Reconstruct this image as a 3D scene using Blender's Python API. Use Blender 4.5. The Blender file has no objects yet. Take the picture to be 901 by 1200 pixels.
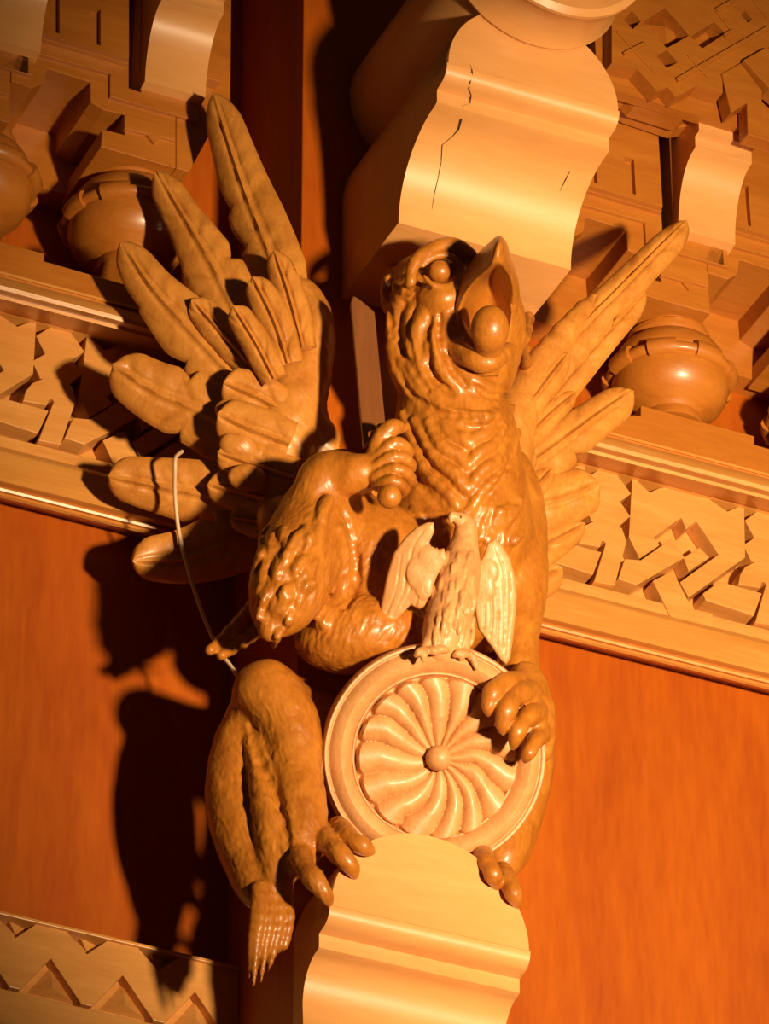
import bpy, bmesh, math, random
import numpy as np
from mathutils import Vector, Matrix
random.seed(7); rng = np.random.default_rng(7)
scene = bpy.context.scene
COL = scene.collection

# ------------------------------------------------------------------ camera
ELEV, YAW, DIST, FPX = math.radians(34.2), math.radians(24.4), 9.0, 7200.0
F = Vector((math.sin(YAW)*math.cos(ELEV), math.cos(YAW)*math.cos(ELEV), math.sin(ELEV)))
R = Vector((math.cos(YAW), -math.sin(YAW), 0)).normalized()
U = R.cross(F).normalized()
TARGET = Vector((0, -0.3, 6.7))
CAM = TARGET - F*DIST
cd = bpy.data.cameras.new('camera'); cam = bpy.data.objects.new('camera', cd); COL.objects.link(cam)
cd.sensor_fit = 'VERTICAL'; cd.sensor_height = 24.0; cd.lens = 24.0*FPX/1200.0
cd.clip_end = 100
M = Matrix((R, U, -F)).transposed().to_4x4(); M.translation = CAM
cam.matrix_world = M
scene.camera = cam

def ray(px, py):
    return F + R*((px-450.5)/FPX) - U*((py-600)/FPX)
def at(px, py, d):
    """world point seen at (px,py) standing d metres out from the wall plane y=0"""
    r = ray(px, py); t = (-d-CAM.y)/r.y
    return CAM + r*t
Rn, Un, Fn, Cn = (np.array(v) for v in (R, U, F, CAM))
def camc(px, py, d):
    p = at(px, py, d)-CAM
    return np.array((p.dot(R), p.dot(U), p.dot(F)))
PX = 1/800.0

# ------------------------------------------------------------------ materials
def wood(name, col, col2, rough=0.38, scale=6, grain=(1, 1, 0.12), bump=0.25, coat=0.35, fur=0.0, spec=0.5):
    m = bpy.data.materials.new(name); m.use_nodes = True
    nt = m.node_tree; N = nt.nodes; L = nt.links; N.clear()
    out = N.new('ShaderNodeOutputMaterial'); b = N.new('ShaderNodeBsdfPrincipled')
    L.new(b.outputs[0], out.inputs[0])
    tc = N.new('ShaderNodeTexCoord'); mp = N.new('ShaderNodeMapping')
    mp.inputs['Scale'].default_value = tuple(scale*g for g in grain)
    L.new(tc.outputs['Object'], mp.inputs[0])
    n1 = N.new('ShaderNodeTexNoise'); n1.inputs['Scale'].default_value = 3.0; n1.inputs['Detail'].default_value = 7
    n1.inputs['Distortion'].default_value = 1.2
    L.new(mp.outputs[0], n1.inputs[0])
    n2 = N.new('ShaderNodeTexNoise'); n2.inputs['Scale'].default_value = 26.0; n2.inputs['Detail'].default_value = 5
    L.new(mp.outputs[0], n2.inputs[0])
    r = N.new('ShaderNodeValToRGB'); r.color_ramp.elements[0].position = .32; r.color_ramp.elements[1].position = .68
    r.color_ramp.elements[0].color = (*col2, 1); r.color_ramp.elements[1].color = (*col, 1)
    mx = N.new('ShaderNodeMath'); mx.operation = 'MULTIPLY_ADD'; mx.inputs[1].default_value = .35
    L.new(n2.outputs[0], mx.inputs[0])
    mm = N.new('ShaderNodeMath'); mm.operation = 'MULTIPLY'; mm.inputs[1].default_value = .65
    L.new(n1.outputs[0], mm.inputs[0]); L.new(mm.outputs[0], mx.inputs[2])
    L.new(mx.outputs[0], r.inputs[0]); L.new(r.outputs[0], b.inputs['Base Color'])
    b.inputs['Roughness'].default_value = rough
    b.inputs['Coat Weight'].default_value = coat; b.inputs['Coat Roughness'].default_value = .22
    b.inputs['Specular IOR Level'].default_value = spec
    bp = N.new('ShaderNodeBump'); bp.inputs['Strength'].default_value = bump; bp.inputs['Distance'].default_value = .0015
    L.new(n2.outputs[0], bp.inputs['Height'])
    nrm = bp
    if fur:
        mp2 = N.new('ShaderNodeMapping'); mp2.inputs['Scale'].default_value = (1, 1, 1)
        L.new(tc.outputs['Object'], mp2.inputs[0])
        n3 = N.new('ShaderNodeTexNoise'); n3.inputs['Scale'].default_value = 70; n3.inputs['Detail'].default_value = 3
        L.new(mp2.outputs[0], n3.inputs[0])
        b2 = N.new('ShaderNodeBump'); b2.inputs['Strength'].default_value = fur; b2.inputs['Distance'].default_value = .003
        L.new(n3.outputs[0], b2.inputs['Height']); L.new(bp.outputs[0], b2.inputs['Normal']); nrm = b2
    L.new(nrm.outputs[0], b.inputs['Normal'])
    return m
M_PANEL = wood('panel_wood', (.40, .084, .0015), (.28, .046, .001), rough=.5, scale=4, grain=(1, 1, .16), bump=.12, coat=.06, spec=.3)
M_TRIM = wood('trim_wood', (.66, .29, .065), (.52, .20, .035), rough=.38, scale=6, grain=(.1, 1, 1), coat=.25)
M_FRET = wood('fretwork_wood', (.64, .29, .075), (.50, .195, .038), rough=.42, scale=6, grain=(.15, 1, 1), coat=.2)
M_BRK = wood('bracket_wood', (.72, .345, .12), (.63, .28, .08), rough=.40, scale=4, grain=(.2, 1, 1), coat=.2, bump=.1)
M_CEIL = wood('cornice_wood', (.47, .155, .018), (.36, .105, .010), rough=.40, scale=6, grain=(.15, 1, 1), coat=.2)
M_CARV = wood('carving_wood', (.50, .175, .018), (.31, .088, .007), rough=.40, scale=7, grain=(1, 1, .5), coat=.22, fur=.45)
M_WING = wood('wing_wood', (.60, .24, .042), (.40, .135, .018), rough=.38, scale=7, grain=(1, 1, .6), coat=.2, fur=.18)
M_SHLD = wood('shield_wood', (.66, .31, .115), (.48, .20, .06), rough=.5, scale=8, grain=(1, 1, .6), coat=.1, bump=.3)
M_DARK = wood('blade_wood', (.20, .065, .018), (.14, .045, .011), rough=.4, scale=6, coat=.3)
M_CRACK = wood('crack_shade', (.05, .016, .004), (.03, .01, .003), rough=.8, coat=0)  # near-black colour stands in for the shade inside the crack
def plain(name, col, rough=.5):
    m = bpy.data.materials.new(name); m.use_nodes = True
    b = m.node_tree.nodes['Principled BSDF']; b.inputs['Base Color'].default_value = (*col, 1); b.inputs['Roughness'].default_value = rough
    n = m.node_tree.nodes.new('ShaderNodeTexNoise'); n.inputs['Scale'].default_value = 300
    bp = m.node_tree.nodes.new('ShaderNodeBump'); bp.inputs['Strength'].default_value = .1
    m.node_tree.links.new(n.outputs[0], bp.inputs['Height']); m.node_tree.links.new(bp.outputs[0], b.inputs['Normal'])
    return m
M_WIRE = plain('wire_plastic', (.62, .40, .24), .4)

# ------------------------------------------------------------------ object helpers
WPOS = {}
def tag(o, label=None, cat=None, group=None, kind=None):
    if label: o['label'] = label
    if cat: o['category'] = cat
    if group: o['group'] = group
    if kind: o['kind'] = kind
    return o
def thing(name, label, cat, base, group=None):
    o = bpy.data.objects.new(name, None); COL.objects.link(o); o.empty_display_size = .05
    o.location = base; WPOS[o.name] = Vector(base)
    return tag(o, label, cat, group)
def finish(name, me, mat, parent=None, smooth=False, autosmooth=None):
    """me in world coordinates; links as one object with a sensible origin"""
    me.materials.append(mat)
    if parent is None:
        n = len(me.vertices); co = np.empty(n*3, np.float32); me.vertices.foreach_get('co', co); co = co.reshape(-1, 3)
        org = Vector(((co[:, 0].min()+co[:, 0].max())/2, (co[:, 1].min()+co[:, 1].max())/2, co[:, 2].min()))
    else:
        org = WPOS[parent.name]
    me.transform(Matrix.Translation(-org))
    o = bpy.data.objects.new(name, me); COL.objects.link(o)
    WPOS[o.name] = org.copy()
    if parent is None: o.location = org
    else: o.parent = parent
    if smooth:
        me.shade_smooth()
        if autosmooth: me.set_sharp_from_angle(angle=math.radians(autosmooth))
    return o
def pmesh(name, verts, faces, mat, parent=None, smooth=False, autosmooth=None, fix=True):
    me = bpy.data.meshes.new(name)
    me.from_pydata([tuple(v) for v in verts], [], [tuple(f) for f in faces])
    if fix:
        bm = bmesh.new(); bm.from_mesh(me)
        bmesh.ops.remove_doubles(bm, verts=bm.verts, dist=1e-6)
        bmesh.ops.recalc_face_normals(bm, faces=bm.faces); bm.to_mesh(me); bm.free()
    me.update()
    return finish(name, me, mat, parent, smooth, autosmooth)
def bevel(o, w=.0015, seg=2):
    m = o.modifiers.new('bevel', 'BEVEL'); m.width = w; m.segments = seg; m.limit_method = 'ANGLE'; m.angle_limit = math.radians(35)
    m.harden_normals = False
    return o
def prism_w(front, th, taper=0):
    """world front outline (list of Vector) extruded th metres towards the wall"""
    n = len(front); v = [Vector(p) for p in front]; v += [Vector((p.x, p.y+th, p.z)) for p in front]
    f = [tuple(range(n)), tuple(range(2*n-1, n-1, -1))]
    f += [(i, (i+1) % n, n+(i+1) % n, n+i) for i in range(n)]
    return v, f
def slab(name, outline, d, th, mat, parent=None, bev=.0012):
    """outline in photo pixels on the vertical plane d metres out from the wall, th metres thick"""
    v, f = prism_w([at(x, y, d) for x, y in outline], th)
    o = pmesh(name, v, f, mat, parent)
    if bev: bevel(o, bev)
    return o
def multi(name, parts, mat, parent=None, bev=.0012):
    """several prisms of one carved board in one mesh: parts = [(outline, d, th)]"""
    V, Fc = [], []
    for outl, d, th in parts:
        v, f = prism_w([at(x, y, d) for x, y in outl], th); k = len(V)
        V += v; Fc += [tuple(i+k for i in q) for q in f]
    o = pmesh(name, V, Fc, mat, parent, fix=False)
    bm = bmesh.new(); bm.from_mesh(o.data); bmesh.ops.recalc_face_normals(bm, faces=bm.faces); bm.to_mesh(o.data); bm.free()
    if bev: bevel(o, bev)
    return o
def moulding(name, prof, x0, x1, mat, parent=None, refx=700, dback=0.0):
    """prof = [(py, d)] at photo column refx, extruded level along the wall from x0 to x1"""
    pts = [(d, at(refx, y, d).z) for y, d in prof]
    pts = [(dback, pts[0][1])] + pts + [(dback, pts[-1][1])]
    n = len(pts)
    v = [Vector((x0, -d, z)) for d, z in pts] + [Vector((x1, -d, z)) for d, z in pts]
    f = [tuple(range(n)), tuple(range(2*n-1, n-1, -1))] + [(i, (i+1) % n, n+(i+1) % n, n+i) for i in range(n)]
    return pmesh(name, v, f, mat, parent, smooth=True, autosmooth=32)
def tube(name, pts, rad, mat, parent=None, seg=10, world=False):
    P = [Vector(p) if world else at(*p) for p in pts]
    P = [Vector(p) for p in catmull(np.array([tuple(p) for p in P]), 8)]
    n = len(P); V = []; Fc = []
    for i, p in enumerate(P):
        t = (P[min(i+1, n-1)]-P[max(i-1, 0)]).normalized()
        a = t.cross(F).normalized(); b = t.cross(a)
        rr = rad[0]+(rad[1]-rad[0])*i/(n-1) if isinstance(rad, tuple) else rad
        for k in range(seg):
            an = 2*math.pi*k/seg; V.append(p+a*math.cos(an)*rr+b*math.sin(an)*rr)
    for i in range(n-1):
        for k in range(seg):
            Fc.append((i*seg+k, i*seg+(k+1) % seg, (i+1)*seg+(k+1) % seg, (i+1)*seg+k))
    Fc.append(tuple(range(seg))); Fc.append(tuple((n-1)*seg+k for k in range(seg)))
    return pmesh(name, V, Fc, mat, parent, smooth=True, autosmooth=50)
def catmull(P, k):
    P = np.asarray(P, float); out = []
    n = len(P)
    for i in range(n-1):
        p0 = P[i-1] if i else 2*P[0]-P[1]; p1 = P[i]; p2 = P[i+1]; p3 = P[i+2] if i+2 < n else 2*P[-1]-P[-2]
        for j in range(k):
            t = j/k
            out.append(.5*((2*p1)+(-p0+p2)*t+(2*p0-5*p1+4*p2-p3)*t*t+(-p0+3*p1-3*p2+p3)*t**3))
    out.append(P[-1])
    return np.array(out)

# ------------------------------------------------------------------ sculpting field (camera aligned axes: right, up, depth)
CB = np.stack([Rn, Un, Fn])
class Field:
    def pt(s, px, py, d):
        return s.B@(np.array(at(px, py, d))-Cn)
    def __init__(s, B, xr, yr, zr, h):
        s.B = B; s.h = h
        off = np.zeros(3) if B is CB else -(B@Cn)
        s.off = off
        s.o = np.array((min(xr), min(yr), min(zr)))
        if B is not CB: s.o = s.o+off
        s.n = [int((max(r)-min(r))/h)+1 for r in (xr, yr, zr)]
        s.ax = [s.o[i]+np.arange(s.n[i])*h for i in range(3)]
        s.f = np.full(s.n, 1.0, np.float32)
    def win(s, lo, hi):
        sl = []
        for i in range(3):
            a = max(0, int((lo[i]-s.o[i])/s.h)-1); b = min(s.n[i], int((hi[i]-s.o[i])/s.h)+2)
            if b <= a: return None
            sl.append(slice(a, b))
        X = s.ax[0][sl[0]][:, None, None].astype(np.float32); Y = s.ax[1][sl[1]][None, :, None].astype(np.float32); Z = s.ax[2][sl[2]][None, None, :].astype(np.float32)
        return tuple(sl), X, Y, Z
    def comb(s, sl, d, k, op):
        g = s.f[sl]
        if op == '+':
            if k > 0:
                h = np.clip(.5+.5*(g-d)/k, 0, 1); s.f[sl] = g*(1-h)+d*h-k*h*(1-h)
            else: s.f[sl] = np.minimum(g, d)
        else:
            nd = -d
            if k > 0:
                h = np.clip(.5-.5*(g-nd)/k, 0, 1); s.f[sl] = g*(1-h)+nd*h+k*h*(1-h)
            else: s.f[sl] = np.maximum(g, nd)
    def cap(s, a, b, ra, rb, k=.01, op='+'):
        m = max(ra, rb)+2.5*k+3*s.h
        lo = np.minimum(a, b)-m; hi = np.maximum(a, b)+m
        w = s.win(lo, hi)
        if w is None: return
        sl, X, Y, Z = w; ab = b-a; L = float(ab@ab)+1e-9
        t = np.clip(((X-a[0])*ab[0]+(Y-a[1])*ab[1]+(Z-a[2])*ab[2])/L, 0, 1)
        d = np.sqrt((X-a[0]-t*ab[0])**2+(Y-a[1]-t*ab[1])**2+(Z-a[2]-t*ab[2])**2)-(ra+(rb-ra)*t)
        s.comb(sl, d.astype(np.float32), k, op)
    def chain(s, pts, k=.01, op='+', smooth=True):
        """pts = [(px,py,d,r_px)]"""
        P = np.array([np.append(s.pt(p[0], p[1], p[2]), p[3]*PX) for p in pts])
        if smooth and len(P) > 2: P = catmull(P, 3)
        for i in range(len(P)-1): s.cap(P[i, :3], P[i+1, :3], P[i, 3], P[i+1, 3], k, op)
    def ball(s, px, py, d, r, k=.008, op='+'):
        c = s.pt(px, py, d); s.cap(c, c+1e-5, r*PX, r*PX, k, op)
    def ell(s, px, py, d, rx, ry, rz, ang=0, k=.01, op='+'):
        c = s.pt(px, py, d); r = np.array((rx, ry, rz))*PX; m = r.max()+2.5*k+3*s.h
        w = s.win(c-m, c+m)
        if w is None: return
        sl, X, Y, Z = w; a = math.radians(ang); ca, sa = math.cos(a), math.sin(a)
        x = X-c[0]; y = Y-c[1]; z = Z-c[2]
        au = s.B@(Rn*ca+Un*sa); av = s.B@(-Rn*sa+Un*ca); aw = s.B@Fn
        u = (x*au[0]+y*au[1]+z*au[2])/r[0]; v = (x*av[0]+y*av[1]+z*av[2])/r[1]; q = (x*aw[0]+y*aw[1]+z*aw[2])/r[2]
        k0 = np.sqrt(u*u+v*v+q*q); k1 = np.sqrt((u/r[0])**2+(v/r[1])**2+(q/r[2])**2)+1e-6
        s.comb(sl, (k0*(k0-1)/k1).astype(np.float32), k, op)
    def plate(s, outl, d, t, rnd, k=.004, op='+', tilt=(0, 0), dome=0):
        """outline in photo pixels, a rounded carved plate of half thickness t (px) facing the viewer, at wall distance d in its middle"""
        P = np.array([((x-450.5), -(y-600)) for x, y in outl], float)
        cx, cy = P.mean(0); c = camc(cx+450.5, 600-cy, d); P = P*(c[2]/FPX)
        t *= PX; rnd *= PX
        m = t+2.5*k+3*s.h+abs(tilt[0])*np.ptp(P[:, 0])+abs(tilt[1])*np.ptp(P[:, 1])+dome*PX
        lo = np.array((P[:, 0].min()-2.5*k-3*s.h, P[:, 1].min()-2.5*k-3*s.h, c[2]-m)); hi = np.array((P[:, 0].max()+2.5*k+3*s.h, P[:, 1].max()+2.5*k+3*s.h, c[2]+m))
        w = s.win(lo, hi)
        if w is None: return
        sl, X, Y, Z = w; x = X[:, :, 0]; y = Y[:, :, 0]
        x, y = np.broadcast_arrays(x, y)
        d2 = np.full(x.shape, 1e9); sg = np.ones(x.shape); n = len(P)
        for i in range(n):
            j = (i-1) % n; ex, ey = P[j]-P[i]; wx = x-P[i][0]; wy = y-P[i][1]
            tt = np.clip((wx*ex+wy*ey)/(ex*ex+ey*ey+1e-12), 0, 1)
            d2 = np.minimum(d2, (wx-ex*tt)**2+(wy-ey*tt)**2)
            c1 = y >= P[i][1]; c2 = y < P[j][1]; c3 = ex*wy > ey*wx
            fl = (c1 & c2 & c3) | (~c1 & ~c2 & ~c3); sg = np.where(fl, -sg, sg)
        q = (sg*np.sqrt(d2))[:, :, None]
        zc = c[2]+tilt[0]*(x-c[0])+tilt[1]*(y-c[1])
        if dome: zc = zc-dome*PX*np.clip(-q[:, :, 0]/(12*PX), 0, 1)**.6
        zz = np.abs(Z-zc[:, :, None])-t
        a = q+rnd; b = zz+rnd
        dd = np.minimum(np.maximum(a, b), 0)+np.sqrt(np.maximum(a, 0)**2+np.maximum(b, 0)**2)-rnd
        s.comb(sl, dd.astype(np.float32), k, op)
    def mesh(s, name, mat, parent, post=None):
        f = s.f; S = f < 0
        cnt = np.zeros(tuple(n-1 for n in s.n), np.uint8)
        offs = [(i, j, k) for i in (0, 1) for j in (0, 1) for k in (0, 1)]
        for i, j, k in offs: cnt += S[i:s.n[0]-1+i, j:s.n[1]-1+j, k:s.n[2]-1+k]
        C = np.argwhere((cnt > 0) & (cnt < 8)); idx = np.full(cnt.shape, -1, np.int32); idx[tuple(C.T)] = np.arange(len(C))
        vals = {o: f[C[:, 0]+o[0], C[:, 1]+o[1], C[:, 2]+o[2]] for o in offs}
        acc = np.zeros((len(C), 3)); num = np.zeros(len(C))
        for a in offs:
            for ax in range(3):
                if a[ax]: continue
                b = list(a); b[ax] = 1; b = tuple(b); va, vb = vals[a], vals[b]; m = (va < 0) != (vb < 0)
                t = np.where(m, va/(va-vb+1e-12), 0); p = np.tile(np.array(a, float), (len(C), 1)); p[:, ax] = t
                acc[m] += p[m]; num += m
        V = (C+acc/num[:, None])*s.h+s.o
        Q = []
        for ax in range(3):
            sl0 = [slice(None)]*3; sl1 = [slice(None)]*3; sl0[ax] = slice(0, -1); sl1[ax] = slice(1, None)
            A = S[tuple(sl0)]; B = S[tuple(sl1)]; E = np.argwhere(A != B); u, v = [(1, 2), (2, 0), (0, 1)][ax]
            E = E[(E[:, u] > 0) & (E[:, v] > 0) & (E[:, u] < s.n[u]-1) & (E[:, v] < s.n[v]-1)]
            def g(du, dv):
                e = E.copy(); e[:, u] -= du; e[:, v] -= dv; return idx[tuple(e.T)]
            q = np.stack([g(1, 1), g(0, 1), g(0, 0), g(1, 0)], 1)
            fl = ~A[tuple(E.T)]; q[fl] = q[fl][:, ::-1]; Q.append(q)
        Q = np.concatenate(Q); Q = Q[(Q >= 0).all(1)]
        V = (V@s.B)@CB.T          # to viewer axes
        if post is not None:
            n1 = np.cross(V[Q[:, 2]]-V[Q[:, 0]], V[Q[:, 3]]-V[Q[:, 1]]); Nn = np.zeros_like(V)
            for c in range(4): np.add.at(Nn, Q[:, c], n1)
            Nn /= np.linalg.norm(Nn, axis=1)[:, None]+1e-12
            V = post(V, Nn)
        W = Cn+V[:, 0:1]*Rn+V[:, 1:2]*Un+V[:, 2:3]*Fn
        me = bpy.data.meshes.new(name)
        me.vertices.add(len(W)); me.vertices.foreach_set('co', W.astype(np.float32).ravel())
        me.loops.add(len(Q)*4); me.loops.foreach_set('vertex_index', Q.astype(np.int32).ravel())
        me.polygons.add(len(Q)); me.polygons.foreach_set('loop_start', np.arange(len(Q), dtype=np.int32)*4)
        try: me.polygons.foreach_set('loop_total', np.full(len(Q), 4, np.int32))
        except Exception: pass
        me.update(calc_edges=True); me.validate()
        # R,U,F is left handed, so flip
        me.flip_normals()
        return finish(name, me, mat, parent, smooth=True)

_tab = rng.random((64, 64, 64)).astype(np.float32)
def vnoise(p):
    i = np.floor(p).astype(int); f = p-i; f = f*f*(3-2*f); r = 0
    for a in (0, 1):
        for b in (0, 1):
            for c in (0, 1):
                w = (f[:, 0] if a else 1-f[:, 0])*(f[:, 1] if b else 1-f[:, 1])*(f[:, 2] if c else 1-f[:, 2])
                r = r+w*_tab[(i[:, 0]+a) % 64, (i[:, 1]+b) % 64, (i[:, 2]+c) % 64]
    return r
def pxof(V):
    return 450.5+FPX*V[:, 0]/V[:, 2], 600-FPX*V[:, 1]/V[:, 2]
def strokes(V, ang, amp, wid=.0045, ln=.03, seed=0):
    """carved hair: noise stretched along direction ang (deg, in the viewer plane)"""
    a = np.radians(ang); ca, sa = np.cos(a), np.sin(a)
    wob = (vnoise(V/.03+seed)-.5)*.5
    u = V[:, 0]*ca+V[:, 1]*sa; v = -V[:, 0]*sa+V[:, 1]*ca+wob*.02
    n = vnoise(np.stack([u/ln+seed, v/wid, V[:, 2]/(wid*2)], 1))
    return (np.abs(n-.5)*2-.5)*amp

# ------------------------------------------------------------------ carved feather (one closed shell)
def feather(parent, pts, hw, th=7, notch=(), roll=0, mat=None, nm='feather', barb=1.0, ridge=1.0, blunt=.13):
    """pts base->tip [(px,py,d)], hw = half widths px along it, notch=[(u, side, depth)]"""
    P = catmull(np.array([camc(*p) for p in pts]), 12); n = 60
    s = np.concatenate([[0], np.cumsum(np.linalg.norm(np.diff(P, axis=0), axis=1))]); Lg = s[-1]; s /= Lg
    us = np.linspace(0, 1, n)**.9; C = np.stack([np.interp(us, s, P[:, i]) for i in range(3)], 1)
    W = np.interp(us, np.linspace(0, 1, len(hw)), hw)*PX
    tipf = np.clip((1-us)/blunt, 0, 1); W = W*np.sqrt(np.maximum(1-(1-tipf)**2, 0.0))+1e-4
    nv = 25; vs = np.linspace(-1, 1, nv); ph = random.random()*6
    T = np.gradient(C, axis=0); T /= np.linalg.norm(T, axis=1)[:, None]
    rl = math.radians(roll); top = []; bot = []
    for i in range(n):
        Fv = np.array((0, 0, -1.0)); Wd = np.cross(T[i], Fv); Wd /= np.linalg.norm(Wd); Nn = np.cross(Wd, T[i])
        Wr = Wd*math.cos(rl)+Nn*math.sin(rl); Nr = -Wd*math.sin(rl)+Nn*math.cos(rl)
        for k, v in enumerate(vs):
            w = W[i]
            for (nu, sd, dp) in notch:
                if sd*v > 0:
                    x = (us[i]-nu)/.11
                    if 0 <= x < 1: w *= 1-dp*(1-x)**1.3*abs(v)
            u_mm = us[i]*Lg*1000
            hgt = th*PX*(max(0, 1-abs(v)**2.6))**.55
            hgt += ridge*(.0032*math.exp(-(v/.07)**2)-.0030*math.exp(-((abs(v)-.18)/.07)**2))*min(1, (1-us[i])/.15)
            sp = math.sin(u_mm/7.5-abs(v)*3.6+ph*(1 if v > 0 else 1.7)+.8*math.sin(u_mm/31+ph))
            hgt += barb*(.0010*sp-.0022*max(0, math.sin(u_mm/16-abs(v)*2.6+ph*(1 if v > 0 else 2.3)))**14)*min(1, (1-abs(v))*4)*min(1, abs(v)*4)
            base = C[i]+Wr*(v*w)+Nr*(-.25*(v*v)*w*.6)
            top.append(base+Nr*hgt); bot.append(base-Nr*(th*.45*PX*(max(0, 1-v*v))**.5))
    V = np.array(top+bot); o = n*nv; Fc = []
    for i in range(n-1):
        for k in range(nv-1):
            a = i*nv+k; Fc.append((a, a+1, a+nv+1, a+nv)); Fc.append((o+a, o+a+nv, o+a+nv+1, o+a+1))
    for i in range(n-1):
        Fc.append((i*nv, i*nv+nv, o+i*nv+nv, o+i*nv)); e = nv-1; Fc.append((i*nv+e, o+i*nv+e, o+i*nv+nv+e, i*nv+nv+e))
    for k in range(nv-1):
        Fc.append((k, o+k, o+k+1, k+1)); b = (n-1)*nv; Fc.append((b+k, b+k+1, o+b+k+1, o+b+k))
    Wd = Cn+V[:, 0:1]*Rn+V[:, 1:2]*Un+V[:, 2:3]*Fn
    return pmesh(nm, Wd, Fc, mat or M_WING, parent, smooth=True, autosmooth=75)

exec_parts = []
# ================================================================== SETTING
X_L, X_R = at(-420, 500, 0).x, at(1480, 700, 0).x
Z_LO, Z_HI = at(450, 1420, 0).z, at(450, -260, 0).z+.25
# pilaster (structure)
PD = .25
XP0 = at(353, 300, PD).x; XP1 = XP0+.335
def boxm(x0, x1, y0, y1, z0, z1):
    v = [Vector((x, y, z)) for z in (z0, z1) for y in (y0, y1) for x in (x0, x1)]
    f = [(0, 1, 3, 2), (4, 6, 7, 5), (0, 4, 5, 1), (2, 3, 7, 6), (0, 2, 6, 4), (1, 5, 7, 3)]
    return v, f
def boxo(name, x0, x1, y0, y1, z0, z1, mat, parent=None, bev=.002):
    v, f = boxm(x0, x1, y0, y1, z0, z1); o = pmesh(name, v, f, mat, parent)
    if bev: bevel(o, bev)
    return o
tag(boxo('wall_left', X_L, XP0+.02, 0, .05, Z_LO, Z_HI, M_PANEL, bev=0), kind='structure')
tag(boxo('wall_right', XP0+.02, X_R, 0, .05, Z_LO, Z_HI, M_PANEL, bev=0), kind='structure')
pil = boxo('wall_pilaster', XP0, XP1, -PD, -.0005, Z_LO, Z_HI, M_PANEL); tag(pil, kind='structure')
# lower ledge of the frieze
PROF_LO = [(700, .040), (703, .070), (707, .074), (739, .078), (742, .070), (745, .060), (747, .064), (750, .062), (752, .050), (755, .052), (758, .046), (761, .006)]
PROF_UP = [(502, .150), (505, .150), (506, .143), (508, .144), (510, .156), (513, .164), (518, .168), (523, .165), (527, .154), (529, .142), (533, .140), (536, .116), (541, .090), (547, .060), (549, .015)]
for (nm, pr) in (('trim_1', PROF_LO), ('trim_2', PROF_UP)):
    tag(moulding(nm, pr, X_L, XP0, M_TRIM), kind='structure')
for (nm, pr) in (('trim_3', PROF_LO), ('trim_4', PROF_UP)):
    tag(moulding(nm, pr, XP1, X_R, M_TRIM), kind='structure')

# ---- fretwork friezes
def cv(pts, sc, ox, oy): return [(ox+x/sc, oy+y/sc) for x, y in pts]
FR = dict(
 A=[(388,88),(452,150),(490,134),(520,130),(560,130),(600,135),(660,165),(745,222),(808,195),(812,395),(600,545),(567,487),(712,383),(628,258),(590,290),(572,245),(470,318),(490,348),(415,398),(375,318)],
 B=[(212,99),(270,58),(315,62),(383,155),(342,185),(380,240),(335,280),(290,270),(235,255),(204,193),(247,165)],
 C=[(178,345),(185,310),(205,280),(245,260),(300,262),(345,290),(362,340),(340,420),(318,505),(240,490),(268,400),(285,345),(276,335),(268,340),(262,360)],
 D=[(45,375),(110,330),(272,375),(240,460),(55,400)],
 E=[(330,480),(355,405),(415,410),(530,330),(580,400),(400,503)],
 Fq=[(580,395),(640,358),(678,395),(600,447)],
 G=[(465,482),(540,445),(612,588),(690,605),(690,655),(540,633)],
)
FD = .048
def xz(pt, d): p = at(pt[0], pt[1], d); return p.x, p.z
def frieze(label, x0, x1, shifts):
    t = thing('fretwork_frieze', label, 'frieze', Vector(((x0+x1)/2, 0, at(700, 700, 0).z)))
    zt = at(700, 549, .01).z; zb = at(700, 702, .01).z
    boxo('backboard', x0, x1, -.012, -.0005, zb-.01, zt+.012, M_FRET, t, bev=0)
    # bottom rail
    z1 = at(700, 706, FD-.004).z; z0 = z1+.030
    boxo('rail', x0, x1, -(FD-.004), -.012, z1, z0, M_FRET, t)
    per = at(700+188, 650+46.5, FD).x-at(700, 650, FD).x
    for key, outl in FR.items():
        base = [at(x, y, FD) for x, y in cv(outl, 3.206, 620, 530)]
        th = {'A': .022, 'B': .024, 'C': .028, 'D': .020, 'E': .020, 'Fq': .014, 'G': .024}[key]
        dz = {'C': .004, 'E': .004}.get(key, 0)
        for sh in shifts:
            fr = [Vector((p.x+sh*per if isinstance(sh, int) else p.x+sh, p.y-dz, p.z)) for p in base]
            if max(p.x for p in fr) < x0 or min(p.x for p in fr) > x1: continue
            fr = [Vector((min(max(p.x, x0), x1), p.y, p.z)) for p in fr]
            v, f = prism_w(fr, th+dz+(.036-th)*0); 
            # reach back to the backboard
            v, f = prism_w(fr, FD+dz-.013)
            nm = {'A': 'knot_board', 'B': 'zigzag_block', 'C': 'hook_strap', 'D': 'strap', 'E': 'strap', 'Fq': 'strap_end', 'G': 'strap'}[key]
            bevel(pmesh(nm, v, f, M_FRET, t), .001)
    return t
perF = at(888, 696.5, FD).x-at(700, 650, FD).x
shL = at(58.6, 475, FD).x-at(705.8, 637.6, FD).x
frieze('carved strapwork frieze right of the griffin, under the bright moulding', XP1, X_R, [0, 1, -1, 2])
frieze('carved strapwork frieze left of the griffin, half in the shadow of the wing', X_L, XP0, [shL, shL-perF, shL+perF])

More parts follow.
